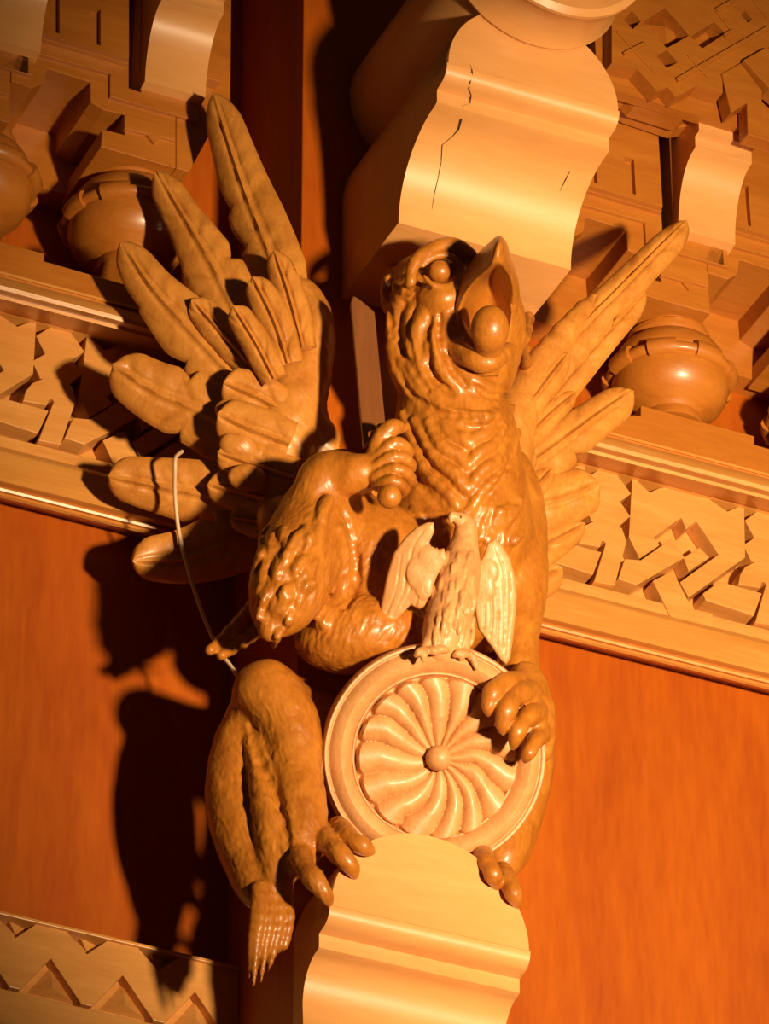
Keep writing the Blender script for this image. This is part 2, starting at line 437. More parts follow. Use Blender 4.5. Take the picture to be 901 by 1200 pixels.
# ---- zigzag board at lower left
t = thing('zigzag_board', 'carved zigzag board at lower left, its right end by the tail tuft', 'board', at(140, 1180, 0))
s2 = lambda pts: [(x/2.002, 1000+y/2.002) for x, y in pts]
XB = XP0
def line_y(x): return 1070+x*.232
top = [(-260, line_y(-260)), (290, line_y(290)), (290, line_y(290)+200), (-260, line_y(-260)+200)]
slab('board_back', top, .030, .0295, M_FRET, t, 0)
outl = []
x = -250
outl.append((-255, line_y(-255)+1))
for k in range(-4, 2):
    xc = 103+k*83.5
    outl += [(xc-27, line_y(xc-27)+1), (xc-1, line_y(xc)+24), (xc+25, line_y(xc+25)+1)]
outl.append((288, line_y(288)+1)); 
yb = lambda x: line_y(x)+88
outl.append((288, yb(288)-14))
for k in range(1, -5, -1):
    xc = 144+k*84.5
    outl += [(xc+36, yb(xc+36)-4), (xc, yb(xc)-49), (xc-36, yb(xc-36)-4), (xc-42, yb(xc-42)-4)]
outl.append((-255, yb(-255)-4))
outl = [p for i, p in enumerate(outl) if i == 0 or abs(p[0]-outl[i-1][0]) > .01 or abs(p[1]-outl[i-1][1]) > .01]
outl = [(min(p[0], 289), p[1]) for p in outl]
slab('zigzag_panel', outl, .050, .0195, M_FRET, t)
slab('top_bead', [(-255, line_y(-255)-3), (289, line_y(289)-3), (289, line_y(289)+1), (-255, line_y(-255)+1)], .056, .0555, M_TRIM, t)
slab('base_strip', [(-255, yb(-255)), (289, yb(289)), (289, yb(289)+90), (-255, yb(-255)+90)], .058, .0275, M_FRET, t)
for k in range(-3, 2):
    xc = 144+k*84.5; y = yb(xc)
    for sgn in (0,):
        a = at(xc-28, y-8, .0302); b = at(xc+30, y+6, .0302); c = at(xc, y-38, .0302); e = at(xc+2, y-14, .048)
        pmesh('pyramid', [a, b, c, e], [(0, 1, 3), (1, 2, 3), (2, 0, 3), (0, 2, 1)], M_FRET, t)
for k in range(-3, 3):
    xc = 103+k*83.5; y = line_y(xc)
    a = at(xc-25, line_y(xc-25)+3, .0302); b = at(xc+22, line_y(xc+22)+3, .0302); c = at(xc-1, y+22, .0302); e = at(xc-8, y+7, .042)
    pmesh('pyramid', [a, b, c, e], [(0, 1, 3), (1, 2, 3), (2, 0, 3), (0, 2, 1)], M_FRET, t)

# ================================================================== CORNICE above the frieze
CD = .19
def shx(pt0, pt1, d): return at(pt1[0], pt1[1], d).x-at(pt0[0], pt0[1], d).x
PER_C = shx((21, 64), (214, 119), CD)
RSH = shx((214, 119), (835, 290), CD)
# plank above roll
slab('x', [(0, 0), (1, 0), (1, 1)], .1, .01, M_TRIM)  # placeholder removed below
bpy.data.objects.remove(bpy.data.objects['x'])
def plank(name, x0, x1, label, steps):
    zb = at(700, 503, .150).z
    zs = [at(*q, .150) for q in steps]
    fr = [Vector((x0, -.150, zb)), Vector((x1, -.150, zb))]
    tops = [Vector((p.x, -.150, p.z)) for p in zs][::-1]
    fr += [Vector((x1, -.150, tops[0].z))] + tops + [Vector((x0, -.150, tops[-1].z))]
    v, f = prism_w(fr, .03); o = pmesh(name, v, f, M_CEIL); bevel(o, .0015); tag(o, label, 'board'); return o
plank('stepped_plank', XP1, X_R, 'stepped wooden plank above the bright moulding at right, under the turned bulb', [(700, 484), (751, 487), (751, 475), (884, 511), (884, 521), (960, 542)])
plank('stepped_plank', X_L, XP0, 'stepped wooden plank above the moulding at left, under the shaded turned bulb', [(-60, 267), (52, 297), (52, 306), (150, 334)])

Z_SOF = at(785, 386, .12).z
def module(x_off, clip, parent):
    """one bay of the stepped fascia; photo outline taken from the left bay"""
    def T(pts, d): return [Vector((p.x+x_off, p.y, p.z)) for p in (at(x, y, d) for x, y in pts)]
    def add(nm, pts, d, th, mat=M_CEIL, bev=.0012, flat=None):
        fr = T(pts, d)
        fr = [Vector((min(max(p.x, clip[0]), clip[1]), p.y, p.z)) for p in fr]
        if max(p.x for p in fr)-min(p.x for p in fr) < .004: return
        v, f = prism_w(fr, th); o = pmesh(nm, v, f, mat, parent)
        if bev: bevel(o, bev)
    P0, P1 = (-193, -54), (0, 0)
    # base fascia with the stepped arch in its lower edge
    base = [(13,-60),(13,95),(38,103),(51,97),(55,80),(106,96),(106,119),(122,129),(146,134),(146,158),(120,151),(118,172),(206,197),(206,149),(206,0),(167,-20),(165,108),(151,103),(151,-24),(151,-60)]
    add('fascia_board', base, CD, CD-.03)
    # thin upper plate with stepped lower edge
    add('stepped_plate', [(0,-60),(0,78),(34,87),(34,60),(129,86),(129,113),(232,142),(232,119),(206,110),(206,0),(167,-20),(165,108),(151,103),(151,-60)], CD+.007, .008)
    # raised blocks
    def holed(nm, outer, holes, d, th):
        if T(outer, d)[0].x < clip[0]-.05 or max(p.x for p in T(outer, d)) > clip[1]+.1: return
        bm = bmesh.new(); loops = []
        for lp in [outer]+holes:
            vs = [bm.verts.new((max(p.x, clip[0]), p.y, p.z)) for p in T(lp, d)]
            loops += [bm.edges.new((vs[i], vs[(i+1) % len(vs)])) for i in range(len(vs))]
        bmesh.ops.triangle_fill(bm, edges=loops, use_beauty=True)
        r = bmesh.ops.extrude_face_region(bm, geom=bm.faces[:])
        bmesh.ops.translate(bm, verts=[g for g in r['geom'] if isinstance(g, bmesh.types.BMVert)], vec=(0, th, 0))
        bmesh.ops.recalc_face_normals(bm, faces=bm.faces)
        me = bpy.data.meshes.new(nm); bm.to_mesh(me); bm.free(); finish(nm, me, M_CEIL, parent)
    if x_off < PER_C*.5 or x_off > .2: holed('slotted_board', [(46,-90),(46,38),(151,69),(151,-60)], [[(58,-12),(58,36),(70,39.5),(70,-9)], [(106,8),(106,50),(118,53.5),(118,11)]], CD+.026, .0185)
    add('slotted_board_step', [(46,-90),(46,44),(151,75),(151,-60)], CD+.0155, .0085)
    # little diamonds and notch blocks
    add('notch_block', [(146,134),(206,151),(206,165),(188,160),(181,168),(172,157),(146,150)], CD+.006, .010)
    # the scroll corbel of this bay (cove profile)
def corbel(x_off, label, group):
    cx = (at(165, 100, CD).x+at(232, 100, CD).x)/2+x_off
    w = .050
    z0 = at(214, 122, CD).z
    t = thing('scroll_corbel', label, 'corbel', Vector((cx, -CD, z0)), group)
    prof = [(CD, z0), (CD+.024, z0+.004)]
    for k in range(9):
        a = k/8*math.pi/2
        prof.append((CD+.024+.063*(1-math.cos(a)), z0+.004+.115*math.sin(a)))
    zt = prof[-1][1]
    prof += [(CD+.090, zt+.002), (CD+.090, zt+.022), (CD+.104, zt+.024), (CD+.104, zt+.046), (CD+.112, zt+.055), (CD+.112, zt+.10), (CD-.03, zt+.10), (CD-.03, z0)]
    n = len(prof)
    v = [Vector((cx-w, -d, z)) for d, z in prof]+[Vector((cx+w, -d, z)) for d, z in prof]
    f = [tuple(range(n)), tuple(range(2*n-1, n-1, -1))]+[(i, (i+1) % n, n+(i+1) % n, n+i) for i in range(n)]
    o = pmesh('scroll', v, f, M_BRK, t, smooth=True, autosmooth=30)
    return t
def bulb(px, py, label, group, d=.105):
    c = at(px, py, d)
    t = thing('turned_bulb', label, 'finial', Vector((c.x, c.y, c.z-.085)), group)
    prof = [(.050,-.085),(.050,-.08),(.047,-.066),(.051,-.062),(.055,-.058),(.070,-.050),(.082,-.038),(.090,-.022),(.093,-.006),(.092,.008),(.086,.02),(.088,.026),(.089,.034),(.086,.046),(.079,.058),(.070,.066),(.062,.070),(.060,.074),(.066,.078),(.066,.086),(.060,.092),(.060,.10)]
    n = 48; V = []; Fc = []
    for r, z in prof:
        for k in range(n): V.append(c+Vector((r*math.cos(2*math.pi*k/n), r*math.sin(2*math.pi*k/n), z)))
    m = len(prof)
    for i in range(m-1):
        for k in range(n): Fc.append((i*n+k, i*n+(k+1) % n, (i+1)*n+(k+1) % n, (i+1)*n+k))
    Fc += [tuple(range(n)), tuple((m-1)*n+k for k in range(n))]
    pmesh('bowl', V, Fc, M_CEIL, t, smooth=True, autosmooth=40)
    def ringseg(nm, a0, a1, rt, R0=.092):
        V = []; Fc = []; na = 8 if a1-a0 < 3 else 60; ns = 10
        for i in range(na+1):
            a = a0+(a1-a0)*i/na
            for k in range(ns):
                b = 2*math.pi*k/ns; rr = R0+rt*math.cos(b)
                V.append(c+Vector((rr*math.cos(a), rr*math.sin(a), .010+rt*math.sin(b))))
        for i in range(na):
            for k in range(ns): Fc.append((i*ns+k, i*ns+(k+1) % ns, (i+1)*ns+(k+1) % ns, (i+1)*ns+k))
        if a1-a0 < 3: Fc += [tuple(range(ns)), tuple(na*ns+k for k in range(ns))]
        pmesh(nm, V, Fc, M_CEIL, t, smooth=True, autosmooth=50)
    ringseg('ring', 0, 2*math.pi, .0095)
    for k in range(8):
        a = 2*math.pi*(k+.25)/8; ringseg('cuff', a-.22, a+.22, .0155)
    return t

zt_soff = at(150, 208, .12).z
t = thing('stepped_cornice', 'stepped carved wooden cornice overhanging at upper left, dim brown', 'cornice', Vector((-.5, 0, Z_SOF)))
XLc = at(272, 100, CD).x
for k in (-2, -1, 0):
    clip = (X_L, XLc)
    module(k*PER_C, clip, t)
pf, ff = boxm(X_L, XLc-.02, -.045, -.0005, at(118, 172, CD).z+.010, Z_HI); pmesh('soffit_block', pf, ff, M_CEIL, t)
slab('fascia_board', [(206.5,-90),(206.5,197),(222,201),(244,160),(270,122),(272,-90)], CD-.0006, .16, M_CEIL, t)
slab('raised_block', [(238,-90),(238,90),(258,96),(269,72),(269,-90)], CD+.02, .02, M_CEIL, t)
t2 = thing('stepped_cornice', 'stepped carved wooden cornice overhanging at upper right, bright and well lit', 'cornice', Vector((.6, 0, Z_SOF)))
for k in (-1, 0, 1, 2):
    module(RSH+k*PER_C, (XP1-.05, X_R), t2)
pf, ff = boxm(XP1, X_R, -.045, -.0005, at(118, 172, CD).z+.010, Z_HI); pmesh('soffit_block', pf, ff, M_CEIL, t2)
corbel(0, 'small scroll corbel at upper left, nearer the dark gap and above the longest feathers', 'small scroll corbels of the cornice')
corbel(-PER_C, 'small scroll corbel in the top left corner of the photo, cut by the left edge', 'small scroll corbels of the cornice')
corbel(RSH, 'small bright scroll corbel behind the tip of the right wing', 'small scroll corbels of the cornice')
bulb(150, 272, 'turned bulb with a cuffed ring, in shadow behind the left wing feathers', 'turned bulbs under the cornice')
bulb(-34, 222, 'turned bulb with a cuffed ring, cut by the left edge of the photo', 'turned bulbs under the cornice')
bulb(785, 452, 'brightly lit turned bulb with a cuffed ring, right of the griffin wing', 'turned bulbs under the cornice')
bulb(971, 505, 'turned bulb cut by the right edge of the photo, only its ring showing', 'turned bulbs under the cornice')

# ---- forward strapwork board at upper right
s4 = lambda pts: [(680+x/4.077, y/4.077) for x, y in pts]
t = thing('strapwork_soffit_board', 'forward board of square strapwork holes and crossed bars at top right', 'board', at(800, 60, .30))
ED = .34
def hole_board(name, outer, holes, d, th, mat, parent):
    """polygon with holes: bridged by triangle fill"""
    bm = bmesh.new(); loops = []
    for lp in [outer]+holes:
        vs = [bm.verts.new(at(x, y, d)) for x, y in lp]
        es = [bm.edges.new((vs[i], vs[(i+1) % len(vs)])) for i in range(len(vs))]; loops.append(es)
    bmesh.ops.triangle_fill(bm, edges=[e for l in loops for e in l], use_beauty=True)
    r = bmesh.ops.extrude_face_region(bm, geom=bm.faces[:])
    bmesh.ops.translate(bm, verts=[g for g in r['geom'] if isinstance(g, bmesh.types.BMVert)], vec=(0, th, 0))
    bmesh.ops.recalc_face_normals(bm, faces=bm.faces)
    me = bpy.data.meshes.new(name); bm.to_mesh(me); bm.free()
    return finish(name, me, mat, parent)
outer = s4([(150,-400),(150,300),(272,330),(368,440),(415,415),(455,465),(560,408),(680,445),(676,352),(760,300),(780,285),(980,180),(1300,330),(1300,-400)])
holes = [s4(h) for h in (
  [(208,95),(245,52),(290,100),(250,140)],
  [(298,105),(405,38),(520,170),(413,230)],
  [(365,270),(412,238),(465,298),(412,325)],
  [(528,175),(640,105),(692,160),(582,232)],
  [(765,70),(785,52),(822,92),(800,108)])]
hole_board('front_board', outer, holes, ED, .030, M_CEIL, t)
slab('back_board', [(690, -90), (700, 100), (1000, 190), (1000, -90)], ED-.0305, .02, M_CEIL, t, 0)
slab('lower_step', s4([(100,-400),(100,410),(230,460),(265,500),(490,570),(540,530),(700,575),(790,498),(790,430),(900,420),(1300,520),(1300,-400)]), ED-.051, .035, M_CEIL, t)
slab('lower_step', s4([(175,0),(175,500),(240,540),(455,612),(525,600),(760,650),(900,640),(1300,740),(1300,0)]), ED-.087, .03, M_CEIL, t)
# pyramid in the big hole
a, b, c, e, g = (at(*q, ED-.030) for q in s4([(320,118),(395,72),(500,185),(413,225),(410,130)]))
g = at(*s4([(405,128)])[0], ED-.012)
pmesh('pyramid', [a, b, c, e, g], [(0, 1, 4), (1, 2, 4), (2, 3, 4), (3, 0, 4), (0, 3, 2, 1)], M_CEIL, t)
def bar(p, q, w, d, parent, h=.006):
    (x0, y0), (x1, y1) = s4([p, q]); L = math.hypot(x1-x0, y1-y0); nx, ny = -(y1-y0)/L*w/2, (x1-x0)/L*w/2
    slab('bar', [(x0+nx, y0+ny), (x1+nx, y1+ny), (x1-nx, y1-ny), (x0-nx, y0-ny)], d+h, h, M_CEIL, parent, .001)
bar((465,378),(901,128), 5, ED, t); bar((210,255),(310,202), 4, ED, t); bar((690,165),(735,140), 4, ED, t); bar((652,46),(750,-10), 5, ED, t)
bar((175,148),(368,356), 1.6, ED, t, .003); bar((517,262),(612,368), 1.8, ED, t, .003); bar((640,40),(720,140), 1.4, ED, t, .003); bar((820,-10),(901,95), 1.4, ED, t, .003)
slab('angled_block', s4([(676,352),(765,300),(868,432),(868,560),(980,600),(980,700),(800,640),(795,490),(720,540)]), ED+.004, .03, M_CEIL, t)
slab('angled_block', s4([(780,285),(890,225),(1000,330),(1000,500),(905,420)]), ED+.012, .03, M_CEIL, t)

# ================================================================== BRACKETS
def bracket_profile(d0, z0, deep=.13, hgt=.127, lower=False):
    p = [(d0+.036, z0+.030)]
    for k in range(7):                                    # roll
        a = math.radians(90*k/6); p.append((d0+.012+.024*math.cos(a), z0+.030-.022*math.sin(a)-.002))
    p += [(d0, z0+.004), (d0, z0-.018), (d0-.007, z0-.020)]
    zz = z0-.020
    for k in range(1, 13):
        a = math.radians(90*k/12); p.append((d0-.007-deep*math.sin(a), zz-hgt*(1-math.cos(a))))
    return p
def extrude_x(name, prof, x0, x1, mat, parent, sm=28):
    n = len(prof)
    v = [Vector((x0, -d, z)) for d, z in prof]+[Vector((x1, -d, z)) for d, z in prof]
    f = [tuple(range(n)), tuple(range(2*n-1, n-1, -1))]+[(i, (i+1) % n, n+(i+1) % n, n+i) for i in range(n)]
    return pmesh(name, v, f, mat, parent, smooth=True, autosmooth=sm)
# upper bracket
dU = .595; pU = at(512, 108, dU); zU = pU.z; XU0 = pU.x; XU1 = XU0+.283
tb = thing('beam_bracket', 'big pale bracket with a cracked curved face right above the griffin head', 'bracket', Vector(((XU0+XU1)/2, -PD, zU-.15)))
prof = bracket_profile(dU, zU)
prof = [(PD+.001, prof[-1][1])] + prof[::-1] + [(PD+.001, zU+.030)]
extrude_x('bracket_body', prof, XU0, XU1, M_BRK, tb)
def half_head(x0, x1, d_b, d_f, zc, parent):
    V = []; Fc = []; n = 48; r = (x1-x0)/2; xc = (x0+x1)/2; m = n+1
    for d, q in ((d_b, 1.0), (d_f-.0045, 1.0), (d_f, .985)):
        for k in range(m):
            a = math.pi*k/n; V.append(Vector((xc+r*q*math.cos(a), -d, zc+r*.99*q*math.sin(a))))
    for i in range(2):
        for k in range(n): Fc.append((i*m+k, i*m+k+1, (i+1)*m+k+1, (i+1)*m+k))
        Fc.append((i*m, (i+1)*m, (i+1)*m+n, i*m+n))
    Fc += [tuple(range(m)), tuple(2*m+k for k in range(m))]
    pmesh('half_round_head', V, Fc, M_BRK, parent, smooth=True, autosmooth=30)
half_head(XU0, XU1, PD+.001, dU+.0365, zU+.0302, tb)
# crack in the face: thin sliver on the curved face, fissure shade painted dark
def on_profile(px, py, x0):
    """point on the bracket's curved face under a photo pixel"""
    best = None
    for k in range(400):
        d = .40+.25*k/399; p = at(px, py, d)
        pr = bracket_profile(dU, zU)
        ds = np.array([q[0] for q in pr][::-1]); zs = np.array([q[1] for q in pr][::-1])
        dd = float(np.interp(p.z, zs, ds)) 
        e = abs(dd-d)
        if best is None or e < best[0]: best = (e, d)
    return at(px, py, best[1]+.0004)
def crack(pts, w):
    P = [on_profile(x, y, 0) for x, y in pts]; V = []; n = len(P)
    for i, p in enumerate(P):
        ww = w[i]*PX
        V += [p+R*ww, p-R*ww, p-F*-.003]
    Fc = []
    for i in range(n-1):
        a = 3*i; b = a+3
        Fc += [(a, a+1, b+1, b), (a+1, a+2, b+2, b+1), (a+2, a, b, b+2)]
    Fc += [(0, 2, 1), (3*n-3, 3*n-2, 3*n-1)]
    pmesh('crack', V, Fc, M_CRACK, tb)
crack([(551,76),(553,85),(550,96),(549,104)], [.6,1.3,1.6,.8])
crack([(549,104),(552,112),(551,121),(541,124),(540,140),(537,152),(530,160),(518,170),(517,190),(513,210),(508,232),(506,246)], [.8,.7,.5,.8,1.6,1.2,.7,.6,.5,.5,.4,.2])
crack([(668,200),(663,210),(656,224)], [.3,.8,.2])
# round beam above
cU = at(606, 0, .566); XC = (XU0+XU1)/2; rB = .1415
tm = thing('round_beam', 'round wooden beam running out over the big bracket at the top edge', 'beam', Vector((XC, -PD, cU.z-rB)))
prof = [(.0, rB-.012), (.633, rB-.012), (.6345, rB-.001), (.638, rB), (.655, rB-.006), (.69, rB-.006), (.715, rB), (.724, rB+.006), (.730, rB+.006), (.737, rB-.004), (.80, rB-.02), (.90, rB-.015), (1.30, rB-.015)]
V = []; Fc = []; n = 72
for d, r in prof:
    for k in range(n): a = 2*math.pi*k/n; V.append(Vector((XC+r*math.cos(a), -d, cU.z+r*math.sin(a))))
for i in range(len(prof)-1):
    for k in range(n): Fc.append((i*n+k, i*n+(k+1) % n, (i+1)*n+(k+1) % n, (i+1)*n+k))
Fc += [tuple(range(n)), tuple((len(prof)-1)*n+k for k in range(n))]
pmesh('beam_shaft', V, Fc, M_BRK, tm, smooth=True, autosmooth=30)
# lower bracket
dL = .339; pL = at(378, 1098, dL); zL = pL.z; XL1 = at(609, 1163, dL).x; XL0 = XP0-.002; XLcn = (XL0+XL1)/2; rL = (XL1-XL0)/2
tl = thing('foot_bracket', 'pale rounded bracket at the bottom edge with the griffin and shield standing on it', 'bracket', Vector((XLcn, -PD, zL-.2)))
prof = bracket_profile(dL, zL, deep=.048, hgt=.06)
z_e, d_e = prof[-1][1], prof[-1][0]
prof = [(PD+.001, z_e-.18), (d_e+.06, z_e-.18), (d_e+.02, z_e-.10), (d_e+.004, z_e-.05)]+prof[::-1]+[(PD+.001, zL+.030)]
extrude_x('bracket_body', prof, XL0, XL1, M_BRK, tl)
# half round head
half_head(XL0, XL1, PD+.001, dL+.0365, zL+.0302, tl)

# ================================================================== GRIFFIN
GB = at(450, 960, .26)
griffin = thing('griffin_carving', 'carved wooden griffin with raised wings and open beak, gripping the sword and round shield', 'griffin', GB)
WB = np.array(((1, 0, 0), (0, -1, 0), (0, 0, 1.0)))
p0 = at(430, 700, .40)
fb = Field(WB, (p0.x-.34, p0.x+.36), (.10, .82), (p0.z-.66, p0.z+.66), .0027)
C = fb.chain
# trunk, breast, belly
fb.ell(548, 640, .33, 74, 130, 80, 4, k=.02)
fb.ell(430, 690, .32, 92, 108, 85, 10, k=.04)
fb.ell(480, 830, .22, 84, 90, 50, 0, k=.03)
fb.ell(424, 742, .36, 78, 47, 58, 8, k=.02)
C([(400,600,.27,60),(520,600,.30,70)], k=.03)
# neck
C([(540,620,.36,74),(536,550,.385,66),(530,480,.41,62)], k=.03)
# head
fb.ell(535, 388, .44, 82, 92, 80, -6, k=.02)
fb.ell(505, 340, .43, 56, 48, 60, 20, k=.02)
fb.ell(528, 432, .43, 74, 54, 70, -6, k=.02)
# left upper arm, elbow, forearm
C([(400,560,.36,34),(372,610,.385,44),(345,670,.40,44),(328,712,.40,33)], k=.018)
C([(328,712,.40,33),(316,738,.395,14)], k=.012)
C([(368,580,.42,26),(385,558,.43,27),(415,556,.46,22),(438,552,.475,17)], k=.010)
# crisp ridge of the forearm / upper arm
C([(385,585,.455,7),(376,610,.455,6),(370,650,.45,5)], k=.008)
# right shoulder and upper arm
C([(590,560,.34,38),(603,620,.345,34),(612,690,.35,26),(607,760,.36,20),(612,830,.37,20)], k=.018)
# right haunch behind shield
C([(590,840,.26,50),(604,900,.25,40),(592,970,.25,34),(588,1010,.27,22)], k=.02)
# left hind leg: knee, shin, outer ham
fb.ell(366, 795, .16, 52, 52, 40, 0, k=.02)  # added mass behind elbow and knee, blocks light to fill the wall shadow
C([(400,850,.20,36),(340,838,.25,34),(312,812,.315,36)], k=.02)
C([(312,812,.315,37),(338,850,.325,34),(346,900,.325,29),(352,960,.33,29),(350,1006,.33,23)], k=.010)
C([(300,840,.27,30),(278,900,.25,29),(280,960,.25,30),(298,1010,.26,28),(310,1045,.275,23)], k=.022)
C([(294,840,.29,10),(304,890,.305,14),(314,945,.315,18),(322,1000,.31,18),(326,1040,.30,17)], k=.009)
# hind foot toes gripping the bracket rim
for T_ in ([(346,992,.33,14),(354,1010,.36,13),(359,1020,.375,10.5),(367,1030,.385,12),(376,1042,.388,9),(382,1052,.382,8),(385,1061,.368,3)],
           [(372,974,.32,14),(382,986,.36,13),(389,993,.375,10.5),(398,1001,.388,12),(407,1011,.392,9),(413,1019,.386,7.5),(415,1029,.372,3)],
           [(396,968,.33,12),(406,980,.37,12),(413,985,.382,9.5),(422,990,.39,10),(430,995,.388,7),(436,999,.378,3.5)]):
    C(T_, k=.004)
# belly root hooks (hind claws hanging under the wing)
for (x0, y0, x1, y1) in ((306,700,246,762), (318,722,260,768)):
    C([(x0,y0,.26,10),((x0+x1)/2+4,(y0+y1)/2,.27,8),(x1,y1,.28,6)], k=.006)
# tail tuft hanging from the hock
C([(318,1030,.285,22),(318,1065,.285,18),(314,1100,.28,12),(308,1130,.27,6)], k=.008)
for i in range(8):
    a = i/7; dd = .004*(i % 2); ln_ = (1146, 1154, 1140, 1150, 1132, 1138, 1118, 1106)[i]
    C([(302+32*a,1040,.30+dd,7),(299+40*a,1075,.303+dd,6),(295+38*a,1108,.293+dd,4.5),(293+30*a,ln_,.275+dd,1.6)], k=.0035)
# right hind claws on the bracket rim
for (x, y) in ((572,1016), (596,1038)):
    C([(x-8,y-16,.33,12),(x-2,y-6,.375,11),(x+2,y+2,.385,9),(x+6,y+10,.39,9.5),(x+9,y+19,.38,6),(x+9,y+26,.37,3)], k=.004)
# right forepaw over the shield rim
C([(616,796,.405,20),(626,834,.425,21),(634,880,.42,14)], k=.01)
C([(608,800,.44,12),(622,830,.45,13),(630,862,.445,10)], k=.008)
for T_ in ([(606,798,0.446,12),(594,800,0.471,12),(585,803,0.479,9.5),(577,812,0.484,11),(573,823,0.478,8),(572,830,0.474,7),(572,838,0.466,2.5)],
           [(622,810,0.446,13),(610,813,0.473,13),(601,819,0.481,10),(594,831,0.487,12),(590,843,0.481,8.5),(589,850,0.476,7),(590,859,0.466,3)],
           [(630,834,0.446,12),(621,839,0.471,12),(613,846,0.477,9),(607,857,0.481,10),(603,868,0.471,7),(601,876,0.461,3)],
           [(635,858,0.436,11),(629,866,0.456,10),(624,874,0.463,8),(619,883,0.463,8),(615,892,0.451,3)]):
    C(T_, k=.003)

# --- surface following details
def surf(px, py, d0=.80, d1=.10):
    n = 240; prev = None
    for i in range(n):
        d = d0+(d1-d0)*i/(n-1); p = np.array(at(px, py, d))-Cn; q = WB@p
        ix = [int(round((q[k]-fb.o[k])/fb.h)) for k in range(3)]
        if all(0 <= ix[k] < fb.n[k] for k in range(3)) and fb.f[tuple(ix)] < 0: return d
    return .3
def S(pts, k=.006, op='+', r=None):
    """chain lying on the surface: (px,py,offset_px,r_px)"""
    out = []
    for p in pts: out.append((p[0], p[1], surf(p[0], p[1])+p[2]*PX*.75, p[3]))
    C(out, k, op)
# eye socket and brow, measured before the mouth is cut
EYE_D = surf(515, 318)+.002
S([(468,338,-4,10),(486,330,-4,10)], k=.012)
C([(513,318,EYE_D+.012,14),(517,318,EYE_D+.012,14)], k=.005, op='-')
C([(480,332,EYE_D-.006,4),(486,308,EYE_D+.004,7),(507,293,EYE_D+.008,9),(532,288,EYE_D+.012,9),(552,299,EYE_D+.014,7)], k=.006)
C([(496,312,EYE_D+.006,3),(507,301,EYE_D+.012,4.5),(524,299,EYE_D+.016,4.5),(536,306,EYE_D+.016,4),(541,318,EYE_D+.012,3)], k=.002)
C([(497,324,EYE_D+.004,3),(508,334,EYE_D+.008,3.5),(524,335,EYE_D+.010,3.5),(538,327,EYE_D+.010,3)], k=.003)
S([(500,348,-4,8),(516,352,-4,9),(528,347,-3,8)], k=.014)
# cheek folds and hanging neck feathers of the head
for pts, r in (([(468,306),(456,332),(452,362)], 8), ([(482,330),(466,358),(462,392),(470,424)], 9), ([(496,368),(486,404),(494,444),(520,474)], 9),
               ([(458,395),(466,432),(492,463),(524,480)], 8), ([(513,375),(508,405),(520,436),(540,456)], 8), ([(540,430),(560,452),(590,462)], 9),
               ([(612,395),(615,435),(602,468)], 8), ([(617,330),(620,362),(618,398)], 6), ([(602,303),(611,322),(613,345)], 5), ([(505,478),(540,488),(580,488),(604,474)], 6)):
    S([(x, y, -.25*r, r*(1 if 0 < i < len(pts)-1 else .55)) for i, (x, y) in enumerate(pts)], k=.009)
def groove(pts, r, k=.006):
    P = catmull(np.array(pts, float), 3); out = []
    for q, (x, y) in enumerate(P):
        e = .35+.65*math.sin(math.pi*min(1, max(0, q/(len(P)-1)))); out.append((x, y, surf(x, y)+.3*r*PX, r*e))
    fb.chain(out, k, '-', smooth=False)
for pts, r in (([(460,318),(455,350),(460,395)], 3.5), ([(476,340),(468,385),(478,425),(502,458)], 4), ([(504,372),(500,405),(508,440),(530,462)], 4), ([(462,425),(482,463),(520,485),(565,488)], 4), ([(524,405),(530,432),(546,452)], 3), ([(608,425),(604,452),(590,470)], 3.5), ([(488,352),(478,390),(486,430)], 2.5), ([(516,368),(514,395),(520,420)], 2.5), ([(556,452),(575,464),(598,462)], 3)):
    groove(pts, r)
groove([(292,850),(305,892),(328,945),(338,1000)], 5, .008)
# open mouth
fb.ell(572, 358, .58, 32, 50, 120, 4, k=.006, op='-')
C([(536,408,.505,9),(552,420,.525,10),(574,424,.535,11),(596,410,.52,9)], k=.008)
# V folds of the throat
for (xl, yl, xm, ym, xr, yr) in ((472,486,545,606,606,506), (486,492,548,574,599,504), (502,496,548,545,590,500), (518,498,550,520,576,498)):
    S([(xl,yl,-1,6),((xl*1.3+xm*.7)/2,(yl+ym)/2+2,0,8),((xl*.5+xm*1.5)/2,(yl*.45+ym*1.55)/2,0,8),(xm,ym,0,7),((xr*.6+xm*1.4)/2,(yr*.6+ym*1.4)/2,0,7.5),((xr*1.3+xm*.7)/2,(yr+ym)/2,0,7),(xr,yr,-1,5)], k=.004)
for pts, r in (([(470,510),(488,560),(520,600)], 4), ([(480,500),(505,545),(535,578)], 3), ([(604,520),(590,560),(565,590)], 3)): groove(pts, r)
# shaggy breast fringe
for i in range(46):
    x = rng.uniform(480, 612); y = rng.uniform(596, 650)+abs(x-540)*-.2; L = rng.uniform(14, 26); a = math.radians(rng.uniform(20, 75) if x < 540 else rng.uniform(95, 150))
    S([(x,y,-2,4.4),(x+L*.5*math.cos(a),y+L*.5*math.sin(a),0,4),(x+L*math.cos(a),y+L*math.sin(a),-1,2)], k=.004)
# shaggy elbow
for i in range(90):
    x = rng.uniform(302, 372); y = rng.uniform(615, 740)
    if x-302 < (735-y)*-.2: continue
    if x > 350+(640-y)*.1 and y > 700: continue
    L = rng.uniform(12, 22); a = math.radians(rng.uniform(95, 125))
    S([(x,y,-2,3.6),(x+L*.5*math.cos(a),y+L*.5*math.sin(a),0,3.6),(x+L*math.cos(a),y+L*math.sin(a),-1,2)], k=.004)
